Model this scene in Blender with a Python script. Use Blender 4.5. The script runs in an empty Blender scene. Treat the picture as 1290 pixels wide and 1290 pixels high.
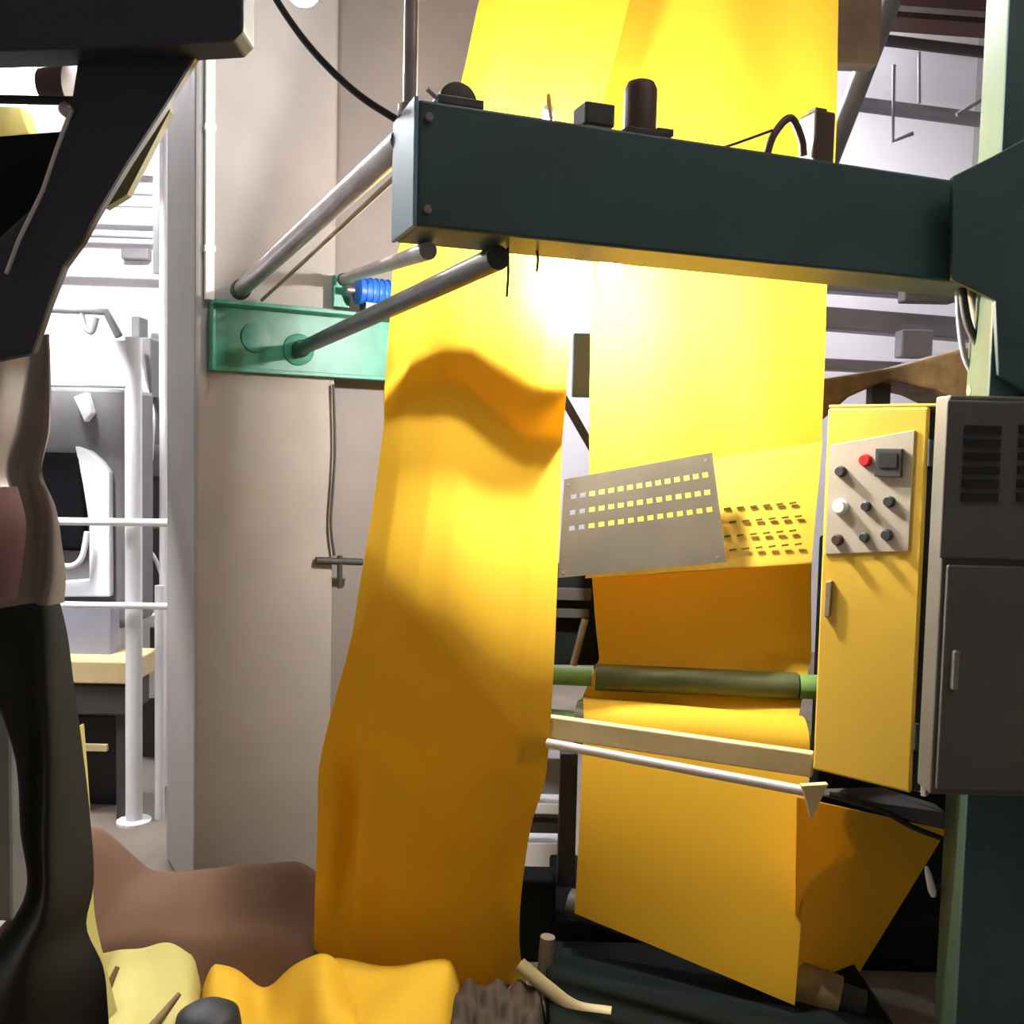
import bpy, math, random
import numpy as np
from mathutils import Matrix, Vector
random.seed(4)
rng = np.random.default_rng(7)
SC = bpy.context.scene
COL = SC.collection

# ------------------------------------------------------------------ camera, world, exposure
F = 1240.0
CAM = np.array([0.0, 0.0, 1.6])
PITCH, ROLL = math.radians(3.6), math.radians(1.3)
RM = Matrix.Rotation(math.pi / 2 - PITCH, 4, 'X') @ Matrix.Rotation(ROLL, 4, 'Z')
cam_data = bpy.data.cameras.new('camera')
cam_data.sensor_width = 36.0
cam_data.lens = 36.0 * F / 1290.0
cam_data.clip_start = 0.02
cam = bpy.data.objects.new('camera', cam_data)
cam.matrix_world = Matrix.Translation(Vector(CAM)) @ RM
COL.objects.link(cam)
SC.camera = cam
world = bpy.data.worlds.new('world')
SC.world = world
world.use_nodes = True
world.node_tree.nodes['Background'].inputs[0].default_value = (0.8, 0.85, 1.0, 1)
world.node_tree.nodes['Background'].inputs[1].default_value = 0.05
SC.view_settings.view_transform = 'Standard'
SC.view_settings.look = 'None'
SC.view_settings.gamma = 1.0
SC.view_settings.use_curve_mapping = False
SC.view_settings.exposure = 0.0
# strengths of the work lamps and of the added, unseen fill strips
LAMP_UNDER_BEAM = 3400.0
LAMP_BEHIND_BEAM = 1900.0
LAMP_PILLAR = 230.0
HALL_FILL = 420.0
LEFT_FILL = 800.0
AISLE_FILL = 30.0
RM3 = np.array(RM.to_3x3())

def ray(px, py):
    return RM3 @ np.array([(px - 645.0) / F, -(py - 645.0) / F, -1.0])
def at(px, py, Y):
    d = ray(px, py)
    return CAM + d * (Y / d[1])
def atz(px, py, z):
    d = ray(px, py)
    return CAM + d * ((z - CAM[2]) / d[2])

# ------------------------------------------------------------------ materials
MATS = {}
def nt(name):
    m = bpy.data.materials.new(name)
    m.use_nodes = True
    MATS[name] = m
    return m, m.node_tree.nodes, m.node_tree.links, m.node_tree.nodes['Principled BSDF']

def surf(name, col, rough=0.6, metal=0.0, var=0.25, scale=6.0, bump=0.0, bscale=60.0, spec=0.5, col2=None):
    m, N, L, P = nt(name)
    tc = N.new('ShaderNodeTexCoord')
    no = N.new('ShaderNodeTexNoise')
    no.inputs['Scale'].default_value = scale
    no.inputs['Detail'].default_value = 6
    L.new(tc.outputs['Object'], no.inputs['Vector'])
    rp = N.new('ShaderNodeValToRGB')
    c2 = col2 if col2 else tuple(c * (1 - var) for c in col)
    rp.color_ramp.elements[0].position = 0.3
    rp.color_ramp.elements[0].color = (*c2, 1)
    rp.color_ramp.elements[1].position = 0.65
    rp.color_ramp.elements[1].color = (*col, 1)
    L.new(no.outputs['Fac'], rp.inputs['Fac'])
    L.new(rp.outputs['Color'], P.inputs['Base Color'])
    P.inputs['Roughness'].default_value = rough
    P.inputs['Metallic'].default_value = metal
    P.inputs['Specular IOR Level'].default_value = spec
    if bump:
        b = N.new('ShaderNodeBump')
        b.inputs['Strength'].default_value = bump
        n2 = N.new('ShaderNodeTexNoise')
        n2.inputs['Scale'].default_value = bscale
        n2.inputs['Detail'].default_value = 4
        L.new(tc.outputs['Object'], n2.inputs['Vector'])
        L.new(n2.outputs['Fac'], b.inputs['Height'])
        L.new(b.outputs['Normal'], P.inputs['Normal'])
    return m

def fabric(name, col, trans=0.35, tcol=None, rough=0.75, spec=0.3):
    m = surf(name, col, rough, 0, 0.06, 3.0, 0.12, 400.0, spec)
    N, L = m.node_tree.nodes, m.node_tree.links
    P = N['Principled BSDF']
    T = N.new('ShaderNodeBsdfTranslucent')
    T.inputs['Color'].default_value = (*(tcol or col), 1)
    M = N.new('ShaderNodeMixShader')
    M.inputs['Fac'].default_value = trans
    L.new(P.outputs[0], M.inputs[1])
    L.new(T.outputs[0], M.inputs[2])
    L.new(M.outputs[0], N['Material Output'].inputs['Surface'])
    return m

def glow(name, col, strength):
    m, N, L, P = nt(name)
    P.inputs['Base Color'].default_value = (*col, 1)
    P.inputs['Emission Color'].default_value = (*col, 1)
    P.inputs['Emission Strength'].default_value = strength
    return m

surf('concrete_floor', (0.20, 0.16, 0.12), 0.75, var=0.5, scale=2.5, bump=0.2, bscale=20)
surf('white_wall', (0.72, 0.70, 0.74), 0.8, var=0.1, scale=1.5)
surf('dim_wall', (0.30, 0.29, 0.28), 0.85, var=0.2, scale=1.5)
surf('roof_grey', (0.16, 0.13, 0.12), 0.8, var=0.3)
surf('pillar_paint', (0.38, 0.355, 0.33), 0.7, var=0.10, scale=5, bump=0.05, bscale=30)
surf('partition_paint', (0.23, 0.21, 0.20), 0.7, var=0.12, scale=4)
surf('white_plastic', (0.85, 0.85, 0.80), 0.4, var=0.05)
surf('teal_paint', (0.045, 0.095, 0.10), 0.45, var=0.25, scale=5)
surf('teal_pale', (0.040, 0.080, 0.045), 0.55, var=0.15, scale=5)
surf('rack_green', (0.14, 0.20, 0.17), 0.55, var=0.15)
surf('end_plate_paint', (0.20, 0.36, 0.38), 0.5, var=0.15, scale=5)
surf('green_paint', (0.035, 0.30, 0.22), 0.4, var=0.35, scale=12)
surf('steel', (0.42, 0.37, 0.36), 0.35, 0.8, var=0.25, scale=14)
surf('dark_steel', (0.10, 0.11, 0.11), 0.4, 0.6, var=0.3, scale=12)
surf('pale_steel', (0.62, 0.57, 0.55), 0.35, 0.3, var=0.1, scale=14)
surf('brass_rust', (0.22, 0.13, 0.05), 0.6, 0.3, var=0.4, scale=20)
surf('motor_blue', (0.02, 0.14, 0.62), 0.4, var=0.2)
surf('motor_brown', (0.085, 0.040, 0.032), 0.5, var=0.25)
surf('rubber_black', (0.012, 0.012, 0.013), 0.6, var=0.2)
surf('void_black', (0.003, 0.003, 0.004), 0.9, var=0.2, spec=0.1)
surf('charcoal', (0.055, 0.052, 0.05), 0.6, var=0.2)
surf('grey_plate', (0.40, 0.34, 0.25), 0.2, 0.75, var=0.2, scale=5)
surf('yellow_paint', (0.80, 0.50, 0.055), 0.45, var=0.06, scale=4)
surf('slot_dark', (0.10, 0.07, 0.01), 0.8, var=0.1)
surf('panel_silver', (0.62, 0.54, 0.42), 0.35, 0.2, var=0.08)
surf('red_plastic', (0.75, 0.03, 0.03), 0.35, var=0.05)
surf('cabinet_grey', (0.125, 0.118, 0.102), 0.5, var=0.25, scale=4)
surf('roller_green', (0.075, 0.085, 0.025), 0.45, var=0.3, scale=10)
surf('roller_end_green', (0.16, 0.30, 0.08), 0.5, var=0.3, scale=12)
surf('cream_paint', (0.66, 0.52, 0.26), 0.5, var=0.15, scale=8)
surf('roller_beige', (0.34, 0.25, 0.11), 0.6, var=0.3, scale=9)
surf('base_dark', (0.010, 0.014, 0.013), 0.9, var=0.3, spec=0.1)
surf('navy_paint', (0.030, 0.032, 0.050), 0.55, var=0.2, scale=4)
surf('olive_yellow', (0.17, 0.14, 0.04), 0.7, var=0.3, scale=9)
surf('frame_white', (0.85, 0.85, 0.86), 0.4, var=0.05)
surf('machine_grey', (0.16, 0.155, 0.15), 0.5, var=0.2)
surf('slate_blue', (0.30, 0.30, 0.36), 0.5, var=0.15)
surf('tan_metal', (0.36, 0.27, 0.18), 0.5, 0.2, var=0.3)
surf('cardboard_brown', (0.06, 0.038, 0.024), 0.9, var=0.2, scale=5)
surf('heap_brown', (0.16, 0.080, 0.042), 0.95, var=0.18, scale=4, bump=0.1, bscale=90)
fabric('yellow_fabric', (0.86, 0.54, 0.036), 0.33, (0.95, 0.62, 0.03))
fabric('pale_fabric', (0.58, 0.50, 0.16), 0.25)
fabric('black_fabric', (0.016, 0.015, 0.011), 0.03)
fabric('film', (0.27, 0.22, 0.19), 0.35, rough=0.35, spec=0.6)
fabric('maroon_fabric', (0.08, 0.030, 0.028), 0.05)
glow('bulb_a', (1.0, 0.97, 0.90), LAMP_UNDER_BEAM)
glow('bulb_b', (1.0, 0.97, 0.88), LAMP_BEHIND_BEAM)
glow('bulb_c', (0.93, 0.93, 1.0), LAMP_PILLAR)
glow('fill_hall', (0.95, 0.95, 1.0), HALL_FILL)
glow('fill_left', (0.95, 0.95, 1.0), LEFT_FILL)
glow('fill_aisle', (1.0, 0.93, 0.85), AISLE_FILL)
glow('lamp_face', (1.0, 0.98, 0.95), 4.0)

# ------------------------------------------------------------------ mesh helpers
V = lambda *a: np.array(a, float)
def unit(v):
    v = np.asarray(v, float)
    return v / np.linalg.norm(v)
UP = V(0, 0, 1)
ORG = {}

class MB:
    def __init__(s):
        s.v, s.f = [], []
    def add(s, verts, faces):
        n = len(s.v)
        s.v += [tuple(float(c) for c in p) for p in verts]
        s.f += [tuple(i + n for i in f) for f in faces]
        return s
    def obox(s, o, a, b, c):
        """corner o and three edge vectors"""
        o, a, b, c = (np.asarray(x, float) for x in (o, a, b, c))
        p = [o, o + a, o + a + b, o + b, o + c, o + a + c, o + a + b + c, o + b + c]
        fs = [(0, 3, 2, 1), (4, 5, 6, 7), (0, 1, 5, 4), (1, 2, 6, 5), (2, 3, 7, 6), (3, 0, 4, 7)]
        if np.dot(np.cross(a, b), c) < 0:
            fs = [f[::-1] for f in fs]
        return s.add(p, fs)
    def cbox(s, c, a, b, d):
        c, a, b, d = (np.asarray(x, float) for x in (c, a, b, d))
        return s.obox(c - (a + b + d) / 2, a, b, d)
    def pbox(s, x0, y0, x1, y1, Y, depth, Y1=None):
        """frontal box whose front face spans a picture rectangle at distance Y"""
        m = (y0 + y1) / 2
        xa, xb = at(x0, m, Y)[0], at(x1, m, Y)[0]
        mx = (x0 + x1) / 2
        zt, zb = at(mx, y0, Y)[2], at(mx, y1, Y)[2]
        return s.obox(V(xa, Y, zb), V(xb - xa, 0, 0), V(0, depth, 0), V(0, 0, zt - zb))
    def tube(s, pts, r, n=12, caps=True):
        pts = [np.asarray(p, float) for p in pts]
        rs = r if isinstance(r, (list, tuple)) else [r] * len(pts)
        rings = []
        prev = None
        for i, p in enumerate(pts):
            if i == 0: t = pts[1] - p
            elif i == len(pts) - 1: t = p - pts[i - 1]
            else: t = unit(pts[i + 1] - p) + unit(p - pts[i - 1])
            t = unit(t)
            if prev is None:
                ref = UP if abs(t[2]) < 0.9 else V(1, 0, 0)
                u = unit(np.cross(t, ref))
            else:
                u = unit(prev - t * np.dot(prev, t))
            prev = u
            w = np.cross(t, u)
            rings.append([p + rs[i] * (math.cos(2 * math.pi * k / n) * u + math.sin(2 * math.pi * k / n) * w) for k in range(n)])
        vs = [q for g in rings for q in g]
        fs = []
        for i in range(len(pts) - 1):
            for k in range(n):
                k2 = (k + 1) % n
                fs.append((i * n + k, i * n + k2, (i + 1) * n + k2, (i + 1) * n + k))
        if caps:
            fs.append(tuple(range(n))[::-1])
            fs.append(tuple((len(pts) - 1) * n + k for k in range(n)))
        return s.add(vs, fs)
    def lathe(s, base, axis, prof, n=20):
        """prof: (distance along axis, radius)"""
        base, axis = np.asarray(base, float), unit(axis)
        return s.tube([base + axis * d for d, _ in prof], [max(r, 1e-4) for _, r in prof], n)
    def prism(s, pts, ext):
        """planar outline extruded by a vector"""
        pts = [np.asarray(p, float) for p in pts]
        ext = np.asarray(ext, float)
        n = len(pts)
        nrm = sum(np.cross(pts[i] - pts[0], pts[i + 1] - pts[0]) for i in range(1, n - 1))
        if np.dot(nrm, ext) > 0:
            pts = pts[::-1]
        vs = pts + [p + ext for p in pts]
        fs = [tuple(range(n)), tuple(range(2 * n - 1, n - 1, -1))]
        for i in range(n):
            j = (i + 1) % n
            fs.append((j, i, n + i, n + j))
        return s.add(vs, fs)
    def grid(s, G, thick):
        """closed sheet from a (rows, cols, 3) array of points"""
        G = np.asarray(G, float)
        R, C = G.shape[:2]
        du = np.gradient(G, axis=1); dv = np.gradient(G, axis=0)
        N = np.cross(du, dv)
        N /= np.maximum(np.linalg.norm(N, axis=2, keepdims=True), 1e-9)
        A = (G + N * thick / 2).reshape(-1, 3); B = (G - N * thick / 2).reshape(-1, 3)
        idx = lambda r, c: r * C + c
        M = R * C
        fs = []
        for r in range(R - 1):
            for c in range(C - 1):
                q = (idx(r, c), idx(r, c + 1), idx(r + 1, c + 1), idx(r + 1, c))
                fs.append(q)
                fs.append(tuple(i + M for i in q[::-1]))
        edge = [idx(0, c) for c in range(C)] + [idx(r, C - 1) for r in range(1, R)] + \
               [idx(R - 1, c) for c in range(C - 2, -1, -1)] + [idx(r, 0) for r in range(R - 2, 0, -1)]
        for i in range(len(edge)):
            a, b = edge[i], edge[(i + 1) % len(edge)]
            fs.append((b, a, a + M, b + M))
        return s.add(np.vstack([A, B]), fs)
    def build(s, name, mat, parent=None, smooth=False, bevel=0.0, label=None, seg=2):
        vs = np.array(s.v)
        if parent is not None:
            org = ORG[parent.name]
        else:
            mn, mx = vs.min(0), vs.max(0)
            org = V((mn[0] + mx[0]) / 2, (mn[1] + mx[1]) / 2, mn[2])
        me = bpy.data.meshes.new(name)
        me.from_pydata([tuple(p) for p in vs - org], [], s.f)
        me.update()
        me.materials.append(MATS[mat])
        o = bpy.data.objects.new(name, me)
        COL.objects.link(o)
        if parent is not None:
            o.parent = parent
            ORG[o.name] = org
        else:
            o.location = org
            ORG[o.name] = org
        if smooth:
            for p in me.polygons: p.use_smooth = True
            try: me.set_sharp_from_angle(angle=math.radians(50))
            except Exception: pass
        if bevel:
            b = o.modifiers.new('bevel', 'BEVEL')
            b.width = bevel; b.segments = seg; b.limit_method = 'ANGLE'
        if label: o['label'] = label
        return o

def tag(o, label, cat, group=None, kind=None):
    o['label'] = label; o['category'] = cat
    if group: o['group'] = group
    if kind: o['kind'] = kind
    return o
def thing(name, loc, label, cat, group=None):
    o = bpy.data.objects.new(name, None)
    o.empty_display_size = 0.1
    o.location = tuple(float(c) for c in loc)
    COL.objects.link(o)
    ORG[o.name] = np.asarray(loc, float)
    return tag(o, label, cat, group)
def struct(o):
    o['kind'] = 'structure'
    return o
def bez(pts, n=20):
    """Catmull-Rom through points"""
    P = [np.asarray(p, float) for p in pts]
    P = [2 * P[0] - P[1]] + P + [2 * P[-1] - P[-2]]
    out = []
    for i in range(1, len(P) - 2):
        for k in range(n):
            t = k / n
            a, b, c, d = P[i - 1], P[i], P[i + 1], P[i + 2]
            out.append(0.5 * (2 * b + (c - a) * t + (2 * a - 5 * b + 4 * c - d) * t * t + (3 * b - a - 3 * c + d) * t ** 3))
    out.append(P[-2])
    return out
def sstep(x, a, b):
    t = np.clip((x - a) / (b - a), 0, 1)
    return t * t * (3 - 2 * t)

# ------------------------------------------------------------------ the hall
X0, X1, YF, YB, ZC = -4.2, 3.6, -2.6, 8.0, 5.0
struct(MB().obox(V(X0 - .1, YF - .1, -0.1), V(X1 - X0 + .2, 0, 0), V(0, YB - YF + .2, 0), V(0, 0, 0.1)).build('floor', 'concrete_floor'))
struct(MB().obox(V(X0, YB, 0), V(X1 - X0, 0, 0), V(0, 0.1, 0), V(0, 0, ZC)).build('wall_back', 'white_wall'))
struct(MB().obox(V(X0 - .1, YF - .1, 0), V(0.1, 0, 0), V(0, YB - YF + .2, 0), V(0, 0, ZC)).build('wall_left', 'dim_wall'))
struct(MB().obox(V(X1, YF - .1, 0), V(0.1, 0, 0), V(0, YB - YF + .2, 0), V(0, 0, ZC)).build('wall_right', 'dim_wall'))
struct(MB().obox(V(X0, YF - .1, 0), V(X1 - X0, 0, 0), V(0, 0.1, 0), V(0, 0, ZC)).build('wall_front', 'dim_wall'))
struct(MB().obox(V(X0 - .1, YF - .1, ZC), V(X1 - X0 + .2, 0, 0), V(0, YB - YF + .2, 0), V(0, 0, 0.1)).build('ceiling', 'roof_grey'))

# concrete pillar, turned to the camera's left
yaw = math.atan(0.59)
pd = V(math.cos(yaw), math.sin(yaw), 0); pn = V(-math.sin(yaw), math.cos(yaw), 0)
pc = at(245, 700, 3.3); pc[2] = 0
pr = at(420, 700, 3.548)
PW = np.linalg.norm((pr - at(245, 700, 3.3))[:2])
o = MB().obox(pc, pd * PW, pn * 0.46, V(0, 0, ZC)).build('concrete_pillar', 'pillar_paint', bevel=0.012)
tag(o, 'beige painted square pillar between bright machinery and yellow drape', 'pillar')
def on_pillar(px, py, off=0.0):
    """point on the pillar's front plane"""
    d = ray(px, py)
    n = V(pd[1], -pd[0], 0)
    t = np.dot(pc + n * off - CAM, n) / np.dot(d, n)
    return CAM + d * t
ca, cb = on_pillar(265, -60, 0.014), on_pillar(264, 378, 0.014)
cb[0], cb[1] = ca[0], ca[1]
cw = thing('wall_conduit', cb, 'white cable trunking running up the left edge of the pillar', 'conduit')
MB().cbox((ca + cb) / 2, pd * 0.030, pn * 0.024, ca - cb).build('trunking', 'white_plastic', cw, bevel=0.003)
for k in (0.15, 0.5, 0.85):
    p = cb + (ca - cb) * k
    MB().cbox(p, pd * 0.036, pn * 0.028, V(0, 0, 0.02)).build('clip', 'white_plastic', cw)
# darker recessed partition beside the pillar
q0 = pc + pd * (PW + 0.004) + pn * 0.10
o = MB().obox(q0, pd * 0.62, pn * 0.12, V(0, 0, ZC - 0.01)).build('partition_panel', 'partition_paint', bevel=0.006)
tag(o, 'dull grey-brown partition recessed behind the right edge of the pillar', 'panel')

# ------------------------------------------------------------------ cross beam, post and cabinet
A = at(525, 285, 1.75)
B = atz(1252, 361, A[2])
bd = unit((B - A) * V(1, 1, 0)); bnn = V(-bd[1], bd[0], 0)
BL = np.linalg.norm((B - A)[:2]); BH = at(525, 124, 1.75)[2] - A[2]; BDP = 0.155
print('beam right Y', B[1], 'z', A[2], 'H', BH)
beam = thing('cross_beam', A, 'dark teal box beam spanning in front of the yellow cloth', 'beam')
MB().obox(A, bd * (BL + 0.05), bnn * BDP, UP * BH).build('box_section', 'teal_paint', beam, bevel=0.006)
MB().obox(A - bd * 0.008 - bnn * 0.002, bd * 0.008, bnn * (BDP + 0.004), UP * (BH + 0.004)).build('end_plate', 'end_plate_paint', beam, bevel=0.002)
for (u, w) in ((0.018, 0.03), (0.018, BH - 0.03)):
    MB().lathe(A + bd * u + UP * w - bnn * 0.008, bnn, [(0, 0.006), (0.002, 0.0085), (0.012, 0.0085)], 6).build('bolt', 'steel', beam)
def on_beam(px, py=None, off=0.0, h=None):
    """point on the beam's front plane (or at height h on the plane set back by off)"""
    d = ray(px, py if py is not None else 200)
    n = bnn
    t = np.dot(A + n * off - CAM, n) / np.dot(d, n)
    p = CAM + d * t
    if h is not None: p[2] = h
    return p
ZT = A[2] + BH; ZB = A[2]

# right-hand post
c0 = at(1214, 1100, 2.12); c0[2] = 0
postp = thing('machine_post', c0, 'tall dark teal machine post with pale green side at right edge', 'post')
PL = unit(V(-0.62, 1.0, 0))
MB().obox(c0, V(0.40, 0.02, 0), V(0.0, 0.012, 0), V(0, 0, 3.2)).build('front_plate', 'teal_paint', postp, bevel=0.003)
s0 = at(1186, 1100, 2.30); s0[2] = 0
sv = s0 - c0
MB().obox(c0 + sv * 0.06, sv * 0.94, V(0.012, 0.006, 0), V(0, 0, 3.2)).build('side_plate', 'teal_pale', postp, bevel=0.003)
MB().obox(c0 + sv + V(0.012, 0, 0), V(0.38, 0.02, 0), V(0, 0.012, 0), V(0, 0, 3.2)).build('back_plate', 'teal_paint', postp)
# gusset joining beam and post
g = [at(1200, 222, 2.105), at(1252, 196, 2.105), at(1300, 170, 2.105), at(1300, 500, 2.105), at(1258, 472, 2.105), at(1254, 378, 2.105), at(1200, 352, 2.105)]
MB().prism(g, V(0, 0.016, 0)).build('gusset', 'teal_paint', postp, bevel=0.003)

# grey cabinet in front of the post
cY = 2.03
cab = thing('switch_cabinet', at(1240, 1000, cY), 'dark grey metal switch cabinet with louvres at right edge', 'cabinet')
MB().pbox(1184, 500, 1420, 1004, cY + 0.012, 0.07).build('body', 'cabinet_grey', cab, bevel=0.005)
MB().pbox(1189, 506, 1410, 706, cY, 0.012).build('upper_door', 'cabinet_grey', cab, bevel=0.004)
MB().pbox(1187, 714, 1410, 998, cY, 0.012).build('lower_door', 'cabinet_grey', cab, bevel=0.004)
for k in range(6):
    y = 536 + k * 17
    MB().pbox(1216 - k * .8, y, 1262 - k * .8, y + 11, cY - 0.004, 0.004).build('louver', 'rubber_black', cab)
    MB().pbox(1285 - k * .8, y, 1330 - k * .8, y + 11, cY - 0.004, 0.004).build('louver', 'rubber_black', cab)
MB().pbox(1201, 820, 1209, 870, cY - 0.018, 0.018).build('handle', 'steel', cab, bevel=0.004)

# ------------------------------------------------------------------ guide tubes and green bracket
def rod(name, p, q, r, mat, label, cat='tube', flange=True):
    t = thing(name, q, label, cat)
    MB().tube([p, q], r, 16).build('pipe', mat, t, smooth=True)
    if flange:
        d = unit(p - q)
        MB().lathe(q, d, [(0, r * 1.25), (0.035, r * 1.25), (0.04, r * 1.02)], 16).build('collar', 'dark_steel', t, smooth=True)
    return t
n1 = at(508, 178, 1.90); f1 = on_pillar(302, 366, 0.06)
rod('guide_tube', n1, f1, 0.026, 'steel', 'upper grey steel guide tube from beam end to green bracket')
n2 = on_beam(628, 303, 0.08); n2[2] = ZB - 0.024; f2 = on_pillar(378, 440, 0.03)
rod('guide_tube', n2, f2, 0.024, 'dark_steel', 'lower dark guide tube crossing in front of the yellow drape')
n3 = on_beam(540, 288, 0.10); n3[2] = ZB - 0.02; f3 = on_pillar(432, 352, 0.12)
rod('guide_tube', n3, f3, 0.017, 'steel', 'thin short guide tube just under beam corner beside blue motor')
n4 = at(508, 214, 1.94); f4 = on_pillar(330, 378, 0.03)
o = MB().tube([n4, f4], 0.006, 8).build('tie_rod', 'tan_metal', smooth=True)
tag(o, 'thin tan tie rod running just below the upper guide tube', 'rod')

b0, b1 = on_pillar(262, 467, 0.0), on_pillar(505, 480, 0.0)
zb = b0[2]; zt = on_pillar(262, 380, 0.0)[2]
bw = np.linalg.norm((b1 - b0)[:2])
nf = V(pd[1], -pd[0], 0)
br = thing('channel_bracket', b0, 'bright green steel channel bracket bolted across the pillar', 'bracket')
o0 = V(b0[0], b0[1], zb)
MB().obox(o0, pd * bw, nf * 0.012, UP * (zt - zb)).build('web', 'green_paint', br, bevel=0.002)
MB().obox(o0 + UP * (zt - zb - 0.014) + nf * .012, pd * bw, nf * 0.085, UP * 0.014).build('flange', 'green_paint', br, bevel=0.002)
MB().obox(o0 + nf * .012, pd * bw, nf * 0.03, UP * 0.014).build('flange', 'green_paint', br, bevel=0.002)
MB().obox(o0 + nf * .012 - pd * 0.0, pd * 0.012, nf * 0.05, UP * (zt - zb - .014)).build('end_rib', 'green_paint', br, bevel=0.002)
MB().lathe(f2 - nf * 0.03, nf, [(0, 0.055), (0.02, 0.055), (0.024, 0.045)], 24).build('boss', 'green_paint', br, smooth=True)
MB().lathe(on_pillar(322, 425, 0.012), nf, [(0, 0.05), (0.006, 0.05), (0.008, 0.03)], 24).build('boss', 'green_paint', br, smooth=True)
lug0 = on_pillar(428, 388, 0.04)
MB().prism([lug0 - pd * .03, lug0 + pd * .03, lug0 + pd * .03 + UP * .04, lug0 + UP * .11 - pd * .0, lug0 - pd * .03 + UP * .11], nf * 0.02).build('lug', 'green_paint', br, bevel=0.002)
# blue motor on the bracket
m0 = on_pillar(447, 366, 0.12); m1 = on_pillar(512, 352, 0.12)
ax = pd
mot = thing('gear_motor', m0, 'small blue electric motor behind the lower guide tube', 'motor')
MB().lathe(m0, ax, [(0, 0.030), (0.01, 0.046), (0.15, 0.046), (0.155, 0.040)], 20).build('motor_body', 'motor_blue', mot, smooth=True)
for k in range(5):
    MB().lathe(m0 + ax * (0.03 + k * 0.022), ax, [(0, 0.050), (0.006, 0.050)], 20).build('fin', 'motor_blue', mot, smooth=True)
MB().obox(m0 + ax * 0.03 - UP * 0.075 - nf * 0.03, ax * 0.1, nf * 0.06, UP * 0.035).build('foot', 'dark_steel', mot)
MB().lathe(m0 - ax * 0.03, ax, [(0, 0.012), (0.03, 0.012)], 12).build('shaft', 'steel', mot, smooth=True)

# ------------------------------------------------------------------ yellow cloth: the long drape in front
rows = [(-420, 668, 880, 2.78), (-120, 634, 823, 2.77), (0, 604, 793, 2.76), (130, 574, 760, 2.75), (290, 512, 727, 2.74), (330, 499, 724, 2.74), (400, 494, 721, 2.74), (480, 488, 714, 2.74),
        (560, 478, 709, 2.74), (650, 468, 706, 2.74), (740, 455, 701, 2.74), (800, 445, 698, 2.74), (870, 425, 694, 2.74),
        (930, 408, 690, 2.745), (970, 400, 686, 2.75), (1030, 398, 670, 2.76), (1100, 396, 660, 2.78), (1160, 394, 655, 2.80), (1215, 396, 656, 2.82), (1256, 412, 665, 2.83)]
ys = np.array([r[0] for r in rows], float)
NV, NU = 230, 80
yy = np.linspace(ys[0], ys[-1], NV)
def pchip(x, X, Y):
    X = np.asarray(X, float); Y = np.asarray(Y, float)
    m = np.gradient(Y, X)
    i = np.clip(np.searchsorted(X, x) - 1, 0, len(X) - 2)
    h = X[i + 1] - X[i]; t = (x - X[i]) / h
    return (2*t**3-3*t**2+1)*Y[i] + (t**3-2*t**2+t)*h*m[i] + (-2*t**3+3*t**2)*Y[i+1] + (t**3-t**2)*h*m[i+1]
xl = pchip(yy, ys, [r[1] for r in rows]); xr = pchip(yy, ys, [r[2] for r in rows]); Yd = pchip(yy, ys, [r[3] for r in rows])
G = np.zeros((NV, NU, 3))
Ls = np.array([at(xl[i], yy[i], Yd[i]) for i in range(NV)])
Rs = np.array([at(xr[i], yy[i], Yd[i]) for i in range(NV)])
us = np.linspace(0, 1, NU)
for i in range(NV):
    G[i] = Ls[i] + (Rs[i] - Ls[i]) * us[:, None]
def drape_depth(u, y, px):
    """forward bulge in metres; wavy fold and slanting tuck are shaped to imitate shadows on the cloth"""
    bandc = np.interp(u, [0, .12, .3, .45, .6, .8, 1], [512, 478, 462, 466, 492, 522, 528])
    half = np.interp(u, [0, .3, .6, 1], [26, 20, 30, 42])
    d = 0.045 * sstep(y, 250, 440) - 0.085 * sstep(y, bandc - half, bandc + half)  # overhang shaped so the band darkens like a shadow
    d += 0.125 * sstep(y, bandc + half + 4, bandc + half + 290)
    dl = np.interp(px, [440, 470, 520, 570, 630, 690], [690, 705, 760, 815, 890, 985])
    s = (y - dl) * 0.72
    soft = 6.0
    below = soft * np.log1p(np.exp(np.clip(s / soft, -30, 30)))
    d -= 0.00062 * np.minimum(below, 330)  # tuck-back shaped to imitate the diagonal shade lower down
    return d
for i in range(NV):
    px = xl[i] + (xr[i] - xl[i]) * us
    d = drape_depth(us, yy[i], px)
    lo = sstep(np.array([yy[i]]), 760, 980)[0]
    # rolled left edge low down, soft vertical flutes elsewhere
    d = d + lo * (0.050 * np.exp(-((us - 0.20) / 0.08) ** 2) * 0.35 - 0.085 * np.exp(-((us - 0.13) / 0.05) ** 2) * (0.5 + 0.5 * math.sin((yy[i] - 960) / 55)))
    d = d + 0.003 * np.sin(us * 9 + yy[i] / 160.0) + 0.0012 * np.sin(us * 17 - yy[i] / 90.0)
    d = d - 0.05 * np.clip(us - 0.86, 0, 1) * 2
    G[i, :, 1] -= d
drape = MB().grid(G[:, ::-1], 0.003).build('fabric_drape', 'yellow_fabric', smooth=True)
tag(drape, 'long yellow cloth hanging in front, wavy fold shaped as a shadow band at top, trailing to floor', 'fabric')

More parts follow.
